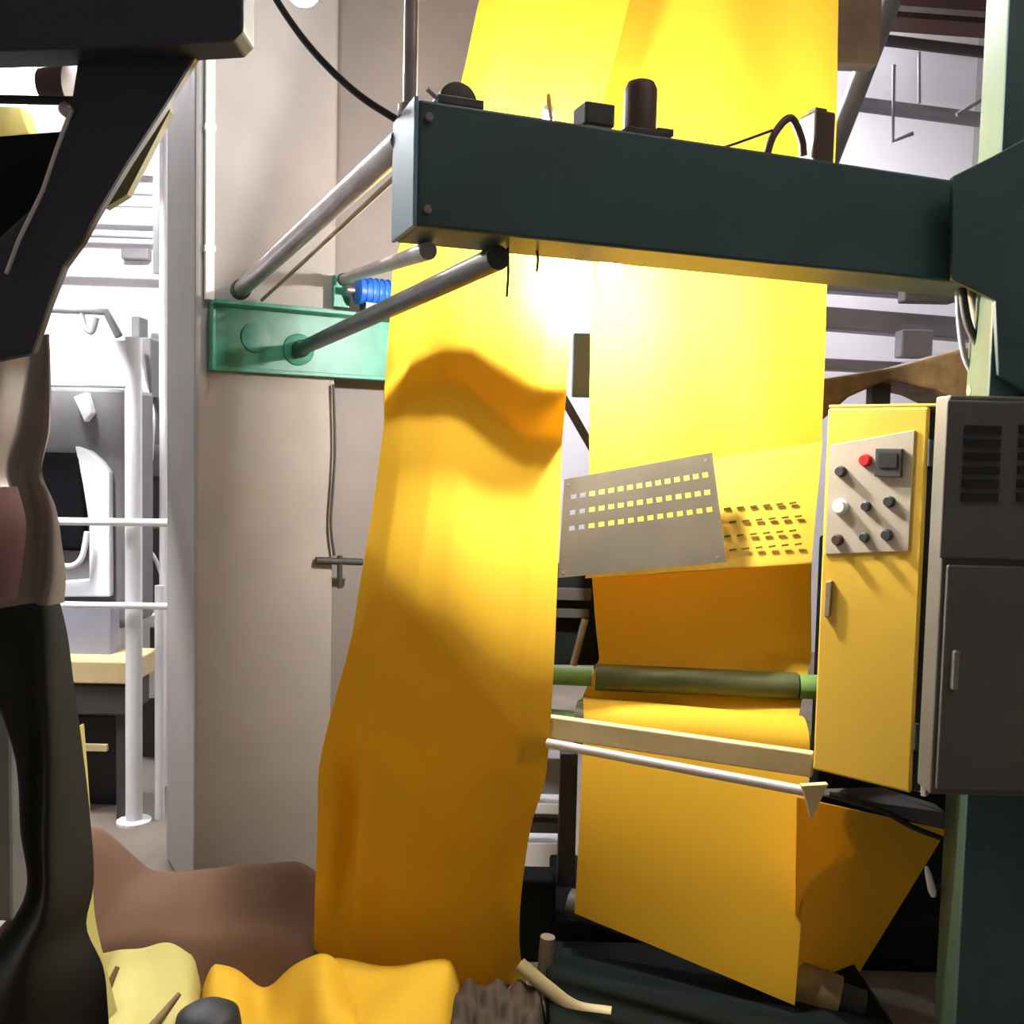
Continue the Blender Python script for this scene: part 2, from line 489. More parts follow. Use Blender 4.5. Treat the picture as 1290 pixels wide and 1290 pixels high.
# ------------------------------------------------------------------ rollers and the yellow web behind
uL, uR = at(688, 850, 2.95), at(1030, 869, 2.87)
uR[2] = uL[2]
lL, lR = at(700, 907, 2.95), at(1030, 931, 2.76)
lR[2] = lL[2]
def lerp(a, b, t): return a + (b - a) * t
def px_on(a, b, px):
    """parameter along a..b that shows at picture column px"""
    ts = np.linspace(-0.3, 1.4, 800); best = None
    RI = RM3.T
    for t in ts:
        c = RI @ (lerp(a, b, t) - CAM)
        x = 645 + F * c[0] / -c[2]
        if best is None or abs(x - px) < best[0]: best = (abs(x - px), t)
    return best[1]
RU, RL = 0.040, 0.072
ur = thing('press_roller', uL, 'dark olive upper roller pressing on the yellow cloth', 'roller')
MB().tube([lerp(uL, uR, px_on(uL, uR, 750)), lerp(uL, uR, px_on(uL, uR, 1004))], RU, 24).build('roller_barrel', 'roller_green', ur, smooth=True)
MB().tube([lerp(uL, uR, -.12), lerp(uL, uR, px_on(uL, uR, 746))], RU * .72, 20).build('journal', 'roller_end_green', ur, smooth=True)
MB().tube([lerp(uL, uR, px_on(uL, uR, 1006)), lerp(uL, uR, 1.04)], RU * .9, 20).build('journal', 'roller_end_green', ur, smooth=True)
lr = thing('draw_roller', lL, 'lower roller wrapped in yellow cloth, green left end', 'roller')
MB().tube([lerp(lL, lR, px_on(lL, lR, 728)), lerp(lL, lR, px_on(lL, lR, 1020))], RL - 0.003, 28).build('roller_barrel', 'roller_green', lr, smooth=True)
MB().tube([lerp(lL, lR, -.12), lerp(lL, lR, px_on(lL, lR, 727))], RL * .45, 20).build('journal', 'roller_end_green', lr, smooth=True)
MB().tube([lerp(lL, lR, px_on(lL, lR, 1020)), lerp(lL, lR, 1.05)], RL * .5, 20).build('journal', 'roller_green', lr, smooth=True)
bL, bR = at(718, 1160, 2.86), at(1030, 1272, 2.60)
zz = (bL[2] + bR[2]) / 2
botr = thing('return_roller', bL, 'beige-ended roller low down under the hanging yellow cloth', 'roller')
RB = 0.045
bLc, bRc = bL + V(0, .06, 0.03), bR + V(0, .06, 0.03)
MB().tube([bLc, lerp(bLc, bRc, 0.93)], RB - .004, 20).build('roller_barrel', 'charcoal', botr, smooth=True)
MB().lathe(lerp(bLc, bRc, 0.94), bRc - bLc, [(0, .05), (.01, .058), (.12, .055), (.125, .03)], 24).build('end_hub', 'roller_beige', botr, smooth=True)
MB().lathe(lerp(bLc, bRc, 0.94) + unit(bRc - bLc) * .125, bRc - bLc, [(0, .04), (.06, .04), (.065, .02)], 20).build('bearing', 'charcoal', botr, smooth=True)

wr = [(-420, 775, 1075, 3.10), (0, 765, 1056, 3.06), (200, 755, 1051, 3.04), (335, 746, 1042, 3.03), (470, 743, 1038, 3.03), (600, 742, 1032, 3.03), (700, 744, 1023, 3.03), (770, 749, 1022, 3.03), (830, 755, 1022, 3.02)]
wy = [r[0] for r in wr]
W = []
for y in np.linspace(wy[0], wy[-1], 70):
    a = at(pchip(np.array([y]), wy, [r[1] for r in wr])[0], y, pchip(np.array([y]), wy, [r[3] for r in wr])[0])
    b = at(pchip(np.array([y]), wy, [r[2] for r in wr])[0], y, pchip(np.array([y]), wy, [r[3] for r in wr])[0])
    W.append((a, b))
tl, tr = px_on(lL, lR, 733), px_on(lL, lR, 1010)
for th in np.linspace(130, -8, 26):
    t = math.radians(th)
    off = V(0, -math.cos(t), math.sin(t)) * (RL + 0.002)
    W.append((lerp(lL, lR, tl) + off, lerp(lL, lR, tr) + off))
lastL, lastR = W[-1]
eL, eR = at(724, 1150, 2.84), at(1001, 1266, 2.57)
for k in range(1, 30):
    t = k / 29
    sag = V(0, -0.015 * math.sin(math.pi * t), 0)
    W.append((lerp(lastL, eL, t) + sag, lerp(lastR, eR, t) + sag))
NW = 60
G = np.zeros((len(W), NW, 3))
uu = np.linspace(0, 1, NW)
for i, (a, b) in enumerate(W):
    G[i] = a + (b - a) * uu[:, None]
    amp = 1.0 if i < 66 else 0.15
    G[i, :, 1] += amp * (0.006 * np.sin(uu * 7 + i * 0.09) + 0.004 * np.sin(uu * 15 - i * 0.13))
web = MB().grid(G[:, ::-1], 0.003).build('fabric_web', 'yellow_fabric', smooth=True)
tag(web, 'wide yellow cloth running down behind the beam and around the rollers', 'fabric')
# the shaded stretch that turns off to the right
q = [at(1004, 1004, 2.50), at(1192, 1046, 2.86), at(1074, 1238, 2.86), at(1001, 1254, 2.68)]
G = np.zeros((24, 24, 3))
for i in range(24):
    for j in range(24):
        u, v = j / 23, i / 23
        p = (1 - v) * ((1 - u) * q[0] + u * q[1]) + v * ((1 - u) * q[3] + u * q[2])
        p = p + V(0, 0.03 * math.sin(math.pi * u) * math.sin(math.pi * v), 0)
        G[i, j] = p
tag(MB().grid(G[:, ::-1], 0.003).build('fabric_return', 'yellow_fabric', smooth=True), 'shaded triangular stretch of yellow cloth below the control box', 'fabric')

# ------------------------------------------------------------------ guard sheet and perforated plate
def quad(c, u, v):  # c: TL TR BR BL
    return (1 - v) * ((1 - u) * c[0] + u * c[1]) + v * ((1 - u) * c[3] + u * c[2])
gc = [at(738, 602, 2.93), at(1036, 556, 2.93), at(1022, 710, 2.88), at(738, 728, 2.88)]
gn = unit(np.cross(gc[1] - gc[0], gc[3] - gc[0]))
if gn[1] > 0: gn = -gn
gd = thing('guard_sheet', gc[3], 'yellow sheet-metal guard with rows of slots over the back cloth', 'guard')
MB().prism([gc[0], gc[1], gc[2], gc[3]], -gn * 0.003).build('sheet', 'yellow_paint', gd)
MB().prism([quad(gc, 0, .985), quad(gc, 1, .985), quad(gc, 1, 1.0), quad(gc, 0, 1.0)], -gn * 0.03).build('lower_lip', 'yellow_paint', gd)
for r_ in range(4):
    for k in range(6):
        xx = 916 + k * 16.5 + (r_ % 2) * 7
        yy_ = 641 + r_ * 17.5 - (xx - 912) * 0.085
        t = np.dot(gc[0] - CAM, gn) / np.dot(ray(xx, yy_), gn)
        p = CAM + ray(xx, yy_) * t
        eu = unit(gc[1] - gc[0]); ev = np.cross(gn, eu)
        MB().cbox(p + gn * 0.002, eu * 0.020, ev * 0.0055, gn * 0.004).build('slot', 'slot_dark', gd)
# perforated grey plate (real openings)
pc4 = [at(711, 604, 2.84), at(897, 570, 2.84), at(915, 708, 2.80), at(703, 728, 2.80)]
pln = unit(np.cross(pc4[1] - pc4[0], pc4[3] - pc4[0]))
if pln[1] > 0: pln = -pln
ub = [0.0]
ncol = 15
for k in range(ncol):
    ub += [0.05 + k * 0.062, 0.05 + k * 0.062 + 0.036]
ub.append(1.0)
vb = [0.0, .17, .215, .33, .375, .49, .535, 1.0]
vs_, fs_ = [], []
for v in vb:
    for u in ub: vs_.append(quad(pc4, u, v))
C = len(ub)
for i in range(len(vb) - 1):
    for j in range(C - 1):
        if i in (1, 3, 5) and j % 2 == 1 and j < C - 2 + 1 and 0 < j: continue
        fs_.append((i * C + j, i * C + j + 1, (i + 1) * C + j + 1, (i + 1) * C + j))
pp = thing('perforated_plate', pc4[3], 'glossy grey perforated metal plate fixed over the yellow guard', 'plate')
mb = MB().add(vs_, fs_)
pl = mb.build('sheet', 'grey_plate', pp)
sol = pl.modifiers.new('thickness', 'SOLIDIFY'); sol.thickness = 0.003
for (u, v) in ((.03, .06), (.95, .06), (.03, .95), (.95, .95)):
    MB().lathe(quad(pc4, u, v), pln, [(0, .005), (.004, .005)], 8).build('screw', 'steel', pp)

# ------------------------------------------------------------------ cream crossbar and white tube in front of the rollers
cl, cr = at(660, 910, 2.74), at(1024, 969, 2.42)
cr[2] = cl[2] + 0.0
o = MB()
dirc = unit(cr - cl); perp = V(-dirc[1], dirc[0], 0)
o.cbox((cl + cr) / 2, cr - cl, perp * 0.03, UP * 0.062)
o = o.build('cross_bar', 'cream_paint', bevel=0.004)
tag(o, 'flat cream painted bar across the lower yellow cloth', 'bar')
tl_, tr_ = at(690, 936, 2.66), at(1022, 998, 2.28)
hr = thing('hand_rail', tl_, 'white tubular rail with triangular end bracket below the cream bar', 'rail')
MB().tube([tl_, tr_], 0.0125, 16).build('pipe', 'pale_steel', hr, smooth=True)
k0 = [at(1010, 990, 2.265), at(1044, 988, 2.265), at(1022, 1034, 2.265), at(1016, 1008, 2.265)]
MB().prism(k0, V(0, 0.02, 0)).build('end_bracket', 'cream_paint', hr, bevel=0.002)

# ------------------------------------------------------------------ control box
pA, pB = at(1023, 975, 2.40), at(1147, 994, 2.24)
cd = unit((pB - pA) * V(1, 1, 0)); cn = V(-cd[1], cd[0], 0)   # cn points back
CW = np.linalg.norm((pB - pA)[:2]); zb_ = (pA[2] + pB[2]) / 2
CH = at(1042, 514, 2.40)[2] - zb_
cbx = thing('control_box', V(pA[0], pA[1], zb_), 'yellow machine control box with push-button panel beside the back cloth', 'control box')
o0 = V(pA[0], pA[1], zb_)
MB().obox(o0 + cn * 0.022, cd * (CW + 0.035), cn * 0.13, UP * CH).build('housing', 'pale_steel', cbx, bevel=0.006)
MB().obox(o0 + cn * 0.012 + cd * 0.006 + UP * .006, cd * (CW + .008), cn * 0.010, UP * (CH - .012)).build('gap_dark', 'rubber_black', cbx)  # black strip put in for the dark gap beside the door
MB().obox(o0, cd * CW, cn * 0.014, UP * CH).build('door', 'yellow_paint', cbx, bevel=0.006)
MB().obox(o0 + cd * (CW + .022) + cn * .002, cd * 0.012, cn * 0.022, UP * (CH + .004)).build('door_frame', 'pale_steel', cbx, bevel=0.002)
MB().obox(o0 + UP * CH + cn * 0.004, cd * (CW + .034), cn * 0.15, UP * 0.008).build('lid', 'yellow_paint', cbx, bevel=0.003)
def on_box(px, py, off=0.0):
    d = ray(px, py)
    t = np.dot(o0 - cn * off - CAM, cn) / np.dot(d, cn)
    return CAM + d * t
pts = [on_box(1046, 561), on_box(1153, 542), on_box(1145, 694), on_box(1040, 698)]
plate = MB().prism(pts, -cn * 0.004).build('control_plate', 'panel_silver', cbx, bevel=0.001)
def knob(px, py, r, mat, h=0.016, name='push_button'):
    p = on_box(px, py, 0.004)
    return MB().lathe(p, -cn, [(0, r * 1.2), (.004, r * 1.2), (.005, r), (h, r * .9)], 16).build(name, mat, plate, smooth=True)
knob(1060, 594, .0115, 'charcoal'); knob(1091, 580, .013, 'red_plastic', name='indicator_or_glint')
knob(1092, 638, .010, 'dark_steel'); knob(1121, 632, .0115, 'dark_steel')
knob(1090, 677, .010, 'dark_steel'); knob(1118, 674, .0115, 'dark_steel'); knob(1056, 680, .012, 'motor_brown')
knob(1059, 638, .016, 'white_plastic', name='indicator_or_glint')  # white knob stands in for a bright reflection on the panel
dp = on_box(1121, 583, 0.004)
d_ = MB().cbox(dp - cn * .006, cd * 0.062, cn * 0.012, UP * 0.066).build('meter', 'charcoal', plate, bevel=0.002)
MB().cbox(dp - cn * .013 + UP * .006, cd * 0.042, cn * 0.003, UP * 0.034).build('meter_window', 'rubber_black', d_)
MB().prism([on_box(1042, 733), on_box(1050, 731), on_box(1047, 776), on_box(1040, 777)], -cn * 0.010).build('latch', 'tan_metal', cbx, bevel=0.002)
for kz in (.12, .85):
    MB().tube([o0 + cd * (CW + .008) + UP * (CH * kz) - cn * .002, o0 + cd * (CW + .008) + UP * (CH * kz + .06) - cn * .002], .006, 10).build('hinge', 'dark_steel', cbx, smooth=True)
# bracket arm that carries the box from the post
ba = [at(1030, 1002, 2.42), at(1190, 1046, 2.30), at(1190, 1022, 2.30), at(1120, 1000, 2.42)]
tag(MB().prism(ba, V(0, .05, 0)).build('support_arm', 'charcoal', bevel=.003), 'dark support arm directly under the control box', 'bracket')
o = MB().tube(bez([at(1045, 1000, 2.38), at(1075, 1008, 2.36), at(1110, 1020, 2.34), at(1150, 1042, 2.33), at(1186, 1056, 2.32)], 8), .007, 8).build('power_cable', 'rubber_black', smooth=True)
tag(o, 'black cable sagging under the control box towards the post', 'cable')

# ------------------------------------------------------------------ lamps and added fill strips
def bulb_lamp(name, p, r, mat, label, mount):
    t = thing(name, p, label, 'lamp')
    prof = [(-r, r * .05)] + [(-r * math.cos(a), r * math.sin(a)) for a in np.linspace(.3, 2.5, 12)] + [(r * .95, r * .5)]
    MB().lathe(p, UP, prof, 20).build('bulb', mat, t, smooth=True)
    MB().lathe(p + UP * r * .95, UP, [(0, r * .5), (.03, r * .5), (.035, r * .3)], 16).build('socket', 'white_plastic', t, smooth=True)
    MB().tube([p + UP * (r * .95 + .03), p + UP * (r * .95 + .06), mount], .005, 8).build('bracket', 'dark_steel', t, smooth=True)
    return t
pa = at(768, 340, 2.66)
bulb_lamp('work_lamp', pa, 0.032, 'bulb_a', 'glaring white bulb hanging just below the teal beam', on_beam(757, 300, BDP) * V(1, 1, 0) + V(0, 0, ZB + .10))
pb = at(690, 165, 2.46)
bulb_lamp('work_lamp', pb, 0.028, 'bulb_b', 'hidden bulb behind the beam lighting the upper yellow cloth', on_beam(700, 300, BDP) * V(1, 1, 0) + V(0, 0, ZB + .16))
pcl = at(382, -14, 2.75)
bulb_lamp('work_lamp', pcl, 0.045, 'bulb_c', 'bright bulb at the top edge in front of the pillar', pcl + V(0, 0, 0.6))

def fill_strip(c, L, ax, mat, label, shade=None):  # unseen strips added to fill the hall with light
    t = thing('fill_strip', c, label, 'lamp', 'added fill strips')
    ax = np.asarray(ax, float); s = np.cross(ax, UP)
    MB().cbox(c + UP * .05, ax * L, s * .14, UP * .04).build('housing', 'frame_white', t, bevel=.005)
    for k in (-1, 1):
        MB().tube([c - ax * (L / 2 - .04) + s * .04 * k, c + ax * (L / 2 - .04) + s * .04 * k], .016, 10).build('light_tube', mat, t, smooth=True)
        MB().cbox(c + ax * (L / 2 - .02) * k + UP * .01, ax * .03, s * .12, UP * .06).build('end_cap', 'white_plastic', t)
    if shade is not None:
        MB().cbox(c + s * shade - UP * .10, ax * L, s * .004, UP * .32).build('pillar_shade', 'frame_white', t)  # added plate that keeps this strip's light off the pillar
    MB().tube([c + UP * .07 + ax * .3, V(*(c + ax * .3)[:2], ZC)], .004, 6).build('hanger', 'dark_steel', t)
    MB().tube([c + UP * .07 - ax * .3, V(*(c - ax * .3)[:2], ZC)], .004, 6).build('hanger', 'dark_steel', t)
    return t
fill_strip(V(-2.35, 5.6, 3.9), 1.5, V(1, 0, 0), 'fill_left', 'added fill strip over the bright white machinery on the left')
fill_strip(V(-1.95, 3.5, 2.75), 0.9, V(0, 1, 0), 'fill_left', 'added fill strip hanging low, unseen beyond the left edge', 0.085)
fill_strip(V(1.2, 6.6, 4.5), 1.5, V(1, 0, 0), 'fill_hall', 'added fill strip near the back wall behind the beam')
fill_strip(V(0.9, 1.0, 4.3), 1.5, V(1, 0, 0), 'fill_aisle', 'added fill strip over the aisle in front of the drape')
fill_strip(V(2.2, 0.5, 4.3), 1.5, V(1, 0, 0), 'fill_aisle', 'added fill strip over the aisle near the right wall')

# ------------------------------------------------------------------ fittings on top of the beam
p = on_beam(572, 130, .05, ZT)
dm = thing('pulley_housing', p, 'rounded dark pulley housing on the left end of the beam', 'pulley')
MB().lathe(p - bnn * .03 + UP * .012, bnn, [(0, .030), (.004, .036), (.06, .036), (.064, .03)], 24).build('wheel_cover', 'charcoal', dm, smooth=True)
MB().cbox(p + UP * .008, bd * .085, bnn * .09, UP * .016).build('base_plate', 'dark_steel', dm, bevel=.002)
MB().tube([p - bd * .036 + UP * .01 - bnn * .03, p - bd * .058 + UP * .026 - bnn * .03], .005, 8).build('lever', 'pale_steel', dm)
p = on_beam(748, 150, .05, ZT)
jb = thing('junction_box', p, 'small grey-green junction box beside the brown motor', 'box')
MB().cbox(p + UP * .030, bd * .062, bnn * .06, UP * .042).build('enclosure', 'charcoal', jb, bevel=.004)
MB().cbox(p + UP * .005, bd * .05, bnn * .05, UP * .010).build('foot', 'frame_white', jb, bevel=.002)  # white piece stands in for the light under the box
p = on_beam(806, 160, .05, ZT)
bm_ = thing('brown_motor', p, 'upright rounded brown motor standing on the beam', 'motor')
MB().lathe(p + UP * .012, UP, [(0, .032), (.085, .032), (.098, .026), (.104, .012)], 24).build('motor_body', 'motor_brown', bm_, smooth=True)
MB().cbox(p + UP * .006, bd * .095, bnn * .085, UP * .012).build('base_plate', 'charcoal', bm_, bevel=.002)
MB().obox(p + bd * .03 + UP * .012 - bnn * .02, bd * .035, bnn * .04, UP * .014).build('terminal', 'charcoal', bm_, bevel=.002)
p = on_beam(1029, 200, .06, ZT)
sp = thing('valve_block', p, 'upright brown valve block near the right end of the beam', 'valve')
MB().obox(p - bd * .028 - bnn * .03, bd * .050, bnn * .06, UP * .112).build('block', 'motor_brown', sp, bevel=.006)
MB().cbox(p + UP * .116 - bd * .004, bd * .03, bnn * .03, UP * .012).build('cap', 'charcoal', sp, bevel=.003)
h0 = on_beam(965, 190, .05, ZT + .004)
h1 = h0 + bd * .018 + UP * .05; h2 = h0 + bd * .056 + UP * .088; h3 = h0 + bd * .085 + UP * .05; h4 = on_beam(1012, 196, .05, ZT + .02)
tag(MB().tube(bez([h0, h1, h2, h3, h4], 8), .008, 10).build('air_hose', 'motor_brown', smooth=True), 'looped brown hose arching up beside the valve block', 'hose')
w0 = on_beam(900, 185, .05, ZT + .006)
tag(MB().tube(bez([w0, w0 + bd * .04 + UP * .014, h0 + UP * .05 + bd * .0 - bnn * .02], 8), .003, 6).build('thin_wire', 'rubber_black', smooth=True), 'thin dark wire lying along the top of the beam', 'wire')
# vertical conduit at the left beam end
c_ = A + bd * .01 + bnn * .10
vp = thing('vertical_pipe', V(c_[0], c_[1], ZT), 'grey vertical pipe rising from the left end of the beam', 'pipe')
MB().tube([V(c_[0], c_[1], ZT), V(c_[0], c_[1], ZT + 1.6)], .013, 14).build('pipe', 'steel', vp, smooth=True)
MB().lathe(V(c_[0], c_[1], ZT), UP, [(0, .022), (.02, .022), (.024, .015)], 16).build('flange', 'steel', vp, smooth=True)
# black cable
cp = bez([at(318, -60, 2.0), at(352, 6, 1.98), at(396, 66, 1.95), at(450, 118, 1.92), at(508, 156, 1.90)], 10)
tag(MB().tube(cp, .007, 8).build('overhead_cable', 'rubber_black', smooth=True), 'black cable slanting down from the top edge to the beam end', 'cable')
# two wires dangling under the beam
for (x, y1, lab) in ((640, 374, 'longer thin wire dangling under the beam'), (677, 342, 'shorter thin wire dangling under the beam')):
    p = on_beam(x, 300, .10, ZB); q_ = at(x, y1, p[1])
    tag(MB().tube(bez([p, lerp(p, V(p[0], p[1], q_[2]), .5) + V(.002, 0, 0), V(p[0], p[1], q_[2])], 6), .003, 6).build('hanging_wire', 'rubber_black'), lab, 'wire')
# T handle and cord on the pillar
hp = on_pillar(420, 484, .02); hq = on_pillar(421, 700, .02)
tag(MB().tube(bez([hp, lerp(hp, hq, .4) + pd * .004, lerp(hp, hq, .8) - pd * .012, hq - pd * .0], 8), .005, 8).build('pull_cord', 'charcoal', smooth=True), 'dark cord hanging down the pillar edge below the green bracket', 'cord')
th = on_pillar(424, 707, .02)
tt = thing('pipe_tee', th, 'small black tee-shaped handle on the pillar edge', 'handle')
MB().tube([on_pillar(398, 706, .02), on_pillar(456, 708, .02)], .013, 12).build('cross_bar', 'charcoal', tt, smooth=True)
MB().tube([on_pillar(428, 700, .02), on_pillar(428, 741, .02)], .010, 12).build('stem', 'charcoal', tt, smooth=True)

# ------------------------------------------------------------------ things in the gap between the two cloths
rs_ = thing('rear_stand', at(820, 900, 4.2) * V(1, 1, 0), 'grey-green stand with dark brace seen between the two yellow cloths', 'stand')
MB().pbox(722, 420, 776, 500, 4.2, .08).build('head_block', 'rack_green', rs_, bevel=.004)
MB().pbox(770, 440, 860, 470, 4.2, .06).build('arm', 'rack_green', rs_)
lg_ = at(850, 470, 4.2)
MB().obox(V(lg_[0], 4.2, 0), V(.08, 0, 0), V(0, .06, 0), UP * lg_[2]).build('leg', 'rack_green', rs_)
MB().tube([at(702, 488, 4.17), at(852, 750, 4.23)], .018, 8).build('brace', 'charcoal', rs_, smooth=True)
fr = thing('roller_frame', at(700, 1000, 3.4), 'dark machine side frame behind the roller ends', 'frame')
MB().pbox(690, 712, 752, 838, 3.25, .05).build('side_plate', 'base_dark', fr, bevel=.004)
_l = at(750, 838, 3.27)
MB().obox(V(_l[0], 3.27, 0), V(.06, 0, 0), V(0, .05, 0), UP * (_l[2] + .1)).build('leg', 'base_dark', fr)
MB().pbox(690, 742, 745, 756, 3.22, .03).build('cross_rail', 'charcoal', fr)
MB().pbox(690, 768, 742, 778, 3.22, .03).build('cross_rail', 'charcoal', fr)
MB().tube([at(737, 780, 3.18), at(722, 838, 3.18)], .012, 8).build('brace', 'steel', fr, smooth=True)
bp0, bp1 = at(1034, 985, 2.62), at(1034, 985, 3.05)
MB().prism([V(bp0[0], bp0[1], .74), V(bp1[0], bp1[1], .60), V(bp1[0], bp1[1], 1.6), V(bp0[0], bp0[1], 1.6)], V(.02, 0, 0)).build('lamp_block_plate', 'base_dark', fr)  # added, hidden plate; blocks lamp light behind the return cloth
pst = thing('leg_post', at(712, 1120, 3.1), 'dark navy upright to the left of the lower yellow cloth', 'post')
MB().pbox(704, 950, 726, 1118, 3.05, .05).build('upright', 'navy_paint', pst, bevel=.004)
lt = thing('parts_rack', at(690, 1090, 3.6), 'pale shelved rack glimpsed between the drape and lower cloth', 'rack')
for k, (a, b, c, m) in enumerate(((955, 1000, 'slate_blue', .10), (1012, 1026, 'frame_white', .10), (1030, 1050, 'charcoal', .08), (1062, 1100, 'frame_white', .10))):
    MB().pbox(650, a, 712, b, 3.5 + .02 * k, .1).build('shelf', c, lt, bevel=.004)

# dark machine base under the web
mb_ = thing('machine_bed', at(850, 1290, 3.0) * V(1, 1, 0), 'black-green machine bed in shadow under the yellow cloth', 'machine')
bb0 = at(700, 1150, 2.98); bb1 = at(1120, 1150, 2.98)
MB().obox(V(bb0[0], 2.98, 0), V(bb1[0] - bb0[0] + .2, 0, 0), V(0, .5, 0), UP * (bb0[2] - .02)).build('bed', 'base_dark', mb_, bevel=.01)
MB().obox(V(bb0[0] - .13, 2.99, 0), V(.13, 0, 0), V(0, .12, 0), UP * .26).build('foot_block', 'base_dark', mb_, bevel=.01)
tag(MB().obox(V(.13, 2.30, 0), V(.92, 0, 0), V(0, .64, 0), UP * .10).build('shade_slab', 'base_dark', bevel=.01), 'low black tray standing in for shade on the floor under the lower yellow cloth', 'slab')  # dark block put in for the machine's shade on the floor
MB().obox(V(at(1030, 1000, 3.06)[0], 3.06, 0), V(.55, 0, 0), V(0, .1, 0), UP * 1.35).build('rear_light_block', 'base_dark', mb_, bevel=.01)  # unseen; made tall and wide to stop light from behind
pq = [at(690, 1180, 2.80), at(684, 1228, 2.80)]
tag(MB().tube([pq[0], V(pq[1][0], pq[1][1], 0.0)], .022, 12).build('bollard', 'tan_metal', smooth=True), 'short tan peg beside the lower right of the drape', 'peg')
tag(MB().tube(bez([at(655, 1215, 2.66), at(690, 1245, 2.62), at(725, 1270, 2.58), at(770, 1278, 2.56)], 8), .02, 12).build('floor_pipe', 'cream_paint', smooth=True), 'cream pipe lying on the floor right of the drape foot', 'pipe')
sf = thing('grease_fitting', at(1172, 1110, 2.30), 'small shiny white fitting beside the lower post', 'fitting')
MB().lathe(at(1167, 1092, 2.30), at(1176, 1128, 2.30) - at(1167, 1092, 2.30), [(0, .004), (.02, .008), (.06, .010), (.075, .006)], 12).build('nipple', 'frame_white', sf, smooth=True)
MB().tube([at(1174, 1118, 2.305), at(1192, 1118, 2.305)], .006, 8).build('stem', 'charcoal', sf)

# ------------------------------------------------------------------ cloth on the floor
def hfield(name, outline, hfun, mat, label, cat, n=48):
    """a lump of cloth: grid over a floor quad (TL, TR, BR, BL) lifted by hfun(u, v)"""
    G = np.zeros((n, n, 3))
    for i in range(n):
        for j in range(n):
            u, v = j / (n - 1), i / (n - 1)
            p = quad(outline, u, v).copy()
            p[2] = max(0.006, hfun(u, v))
            G[i, j] = p
    return tag(MB().grid(G[:, ::-1], 0.008).build(name, mat, smooth=True), label, cat)
def edge(u, v, e=.12):
    s = lambda x: float(sstep(np.array([x]), 0, e)[0])
    return s(u) * s(1 - u) * s(v) * s(1 - v)
def hb(u, v):
    ridge = np.interp(u, [0, .1, .2, .35, .55, .75, 1], [.42, .40, .33, .21, .20, .23, .23])
    return edge(u, v, .22) ** .7 * (ridge * (0.62 + .38 * math.exp(-((v - .35) / .3) ** 2)) + .012 * math.sin(9 * u + 3 * v) + .01 * math.sin(17 * u - 8 * v))
hfield('brown_heap', [V(-1.55, 3.32, 0), V(-.48, 3.32, 0), V(-.40, 2.70, 0), V(-1.62, 2.70, 0)], hb, 'heap_brown', 'heap of brown cloth on the floor before the pillar', 'fabric')
def hp_(u, v):
    return edge(u, v, .1) * (.15 + .016 * math.sin(11 * u + 2.5 * v) + .008 * math.sin(19 * u - 7 * v) + .05 * (1 - v))
hfield('pale_cloth', [at(70, 1190, 2.72) * V(1, 1, 0), at(262, 1192, 2.72) * V(1, 1, 0), V(-.62, 2.0, 0), V(-1.25, 2.0, 0)], hp_, 'pale_fabric', 'crumpled pale yellow cloth at the bottom left corner', 'fabric')
# bright yellow folds gathered left of the drape foot
def hy(u, v):
    f = .5 + .5 * math.sin(12 * u - 5.0 * v + 1.2 * math.sin(4 * v))
    f2 = .5 + .5 * math.sin(27 * u + 3 * v)
    return edge(u, v, .14) * (.065 + .08 * f + .012 * f2 + .07 * u * (1 - v))
hfield('fabric_pile', [at(242, 1190, 2.74) * V(1, 1, 0), at(480, 1190, 2.74) * V(1, 1, 0), V(-.26, 2.05, 0), V(-.72, 2.05, 0)], hy, 'yellow_fabric', 'bright yellow folds of cloth piled left of the drape foot', 'fabric', 60)
def hy2(u, v):
    return edge(u, v, .16) * (.15 - .08 * v + .02 * math.sin(8 * u + 6 * v) + .03 * math.sin(math.pi * u))
hfield('folded_fabric', [at(396, 1215, 2.77) * V(1, 1, 0), at(600, 1215, 2.77) * V(1, 1, 0), V(-.10, 2.1, 0), V(-.50, 2.1, 0)], hy2, 'yellow_fabric', 'flat yellow fold of cloth directly at the drape foot', 'fabric')
def hd(u, v):
    return edge(u, v, .1) * (.115 + .012 * math.sin(26 * u + 9 * v) + .006 * math.sin(40 * u - 14 * v))
hfield('ribbed_mat', [at(556, 1250, 2.70) * V(1, 1, 0), at(690, 1255, 2.70) * V(1, 1, 0), V(.10, 2.2, 0), V(-.12, 2.2, 0)], hd, 'cardboard_brown', 'ribbed dark brown mat at the bottom edge under the drape', 'mat', 60)
bk = at(262, 1300, 2.35)
tag(MB().lathe(V(bk[0], bk[1], 0), UP, [(0, .085), (bk[2] - .01, .085), (bk[2] + .045, .075), (bk[2] + .062, .05), (bk[2] + .068, .01)], 28).build('black_drum', 'rubber_black', smooth=True), 'black domed cap at the bottom edge between pale and yellow cloth', 'cap')
for (a, b, lab) in (((148, 1218, 2.40), (112, 1300, 2.30), 'dark stick poking from the pale cloth, left one'), ((226, 1252, 2.38), (180, 1310, 2.28), 'dark stick on the pale cloth beside the black cap')):
    tag(MB().tube([at(*a), at(*b)], [.006, .016], 10).build('dark_stick', 'brass_rust', smooth=True), lab, 'stick')

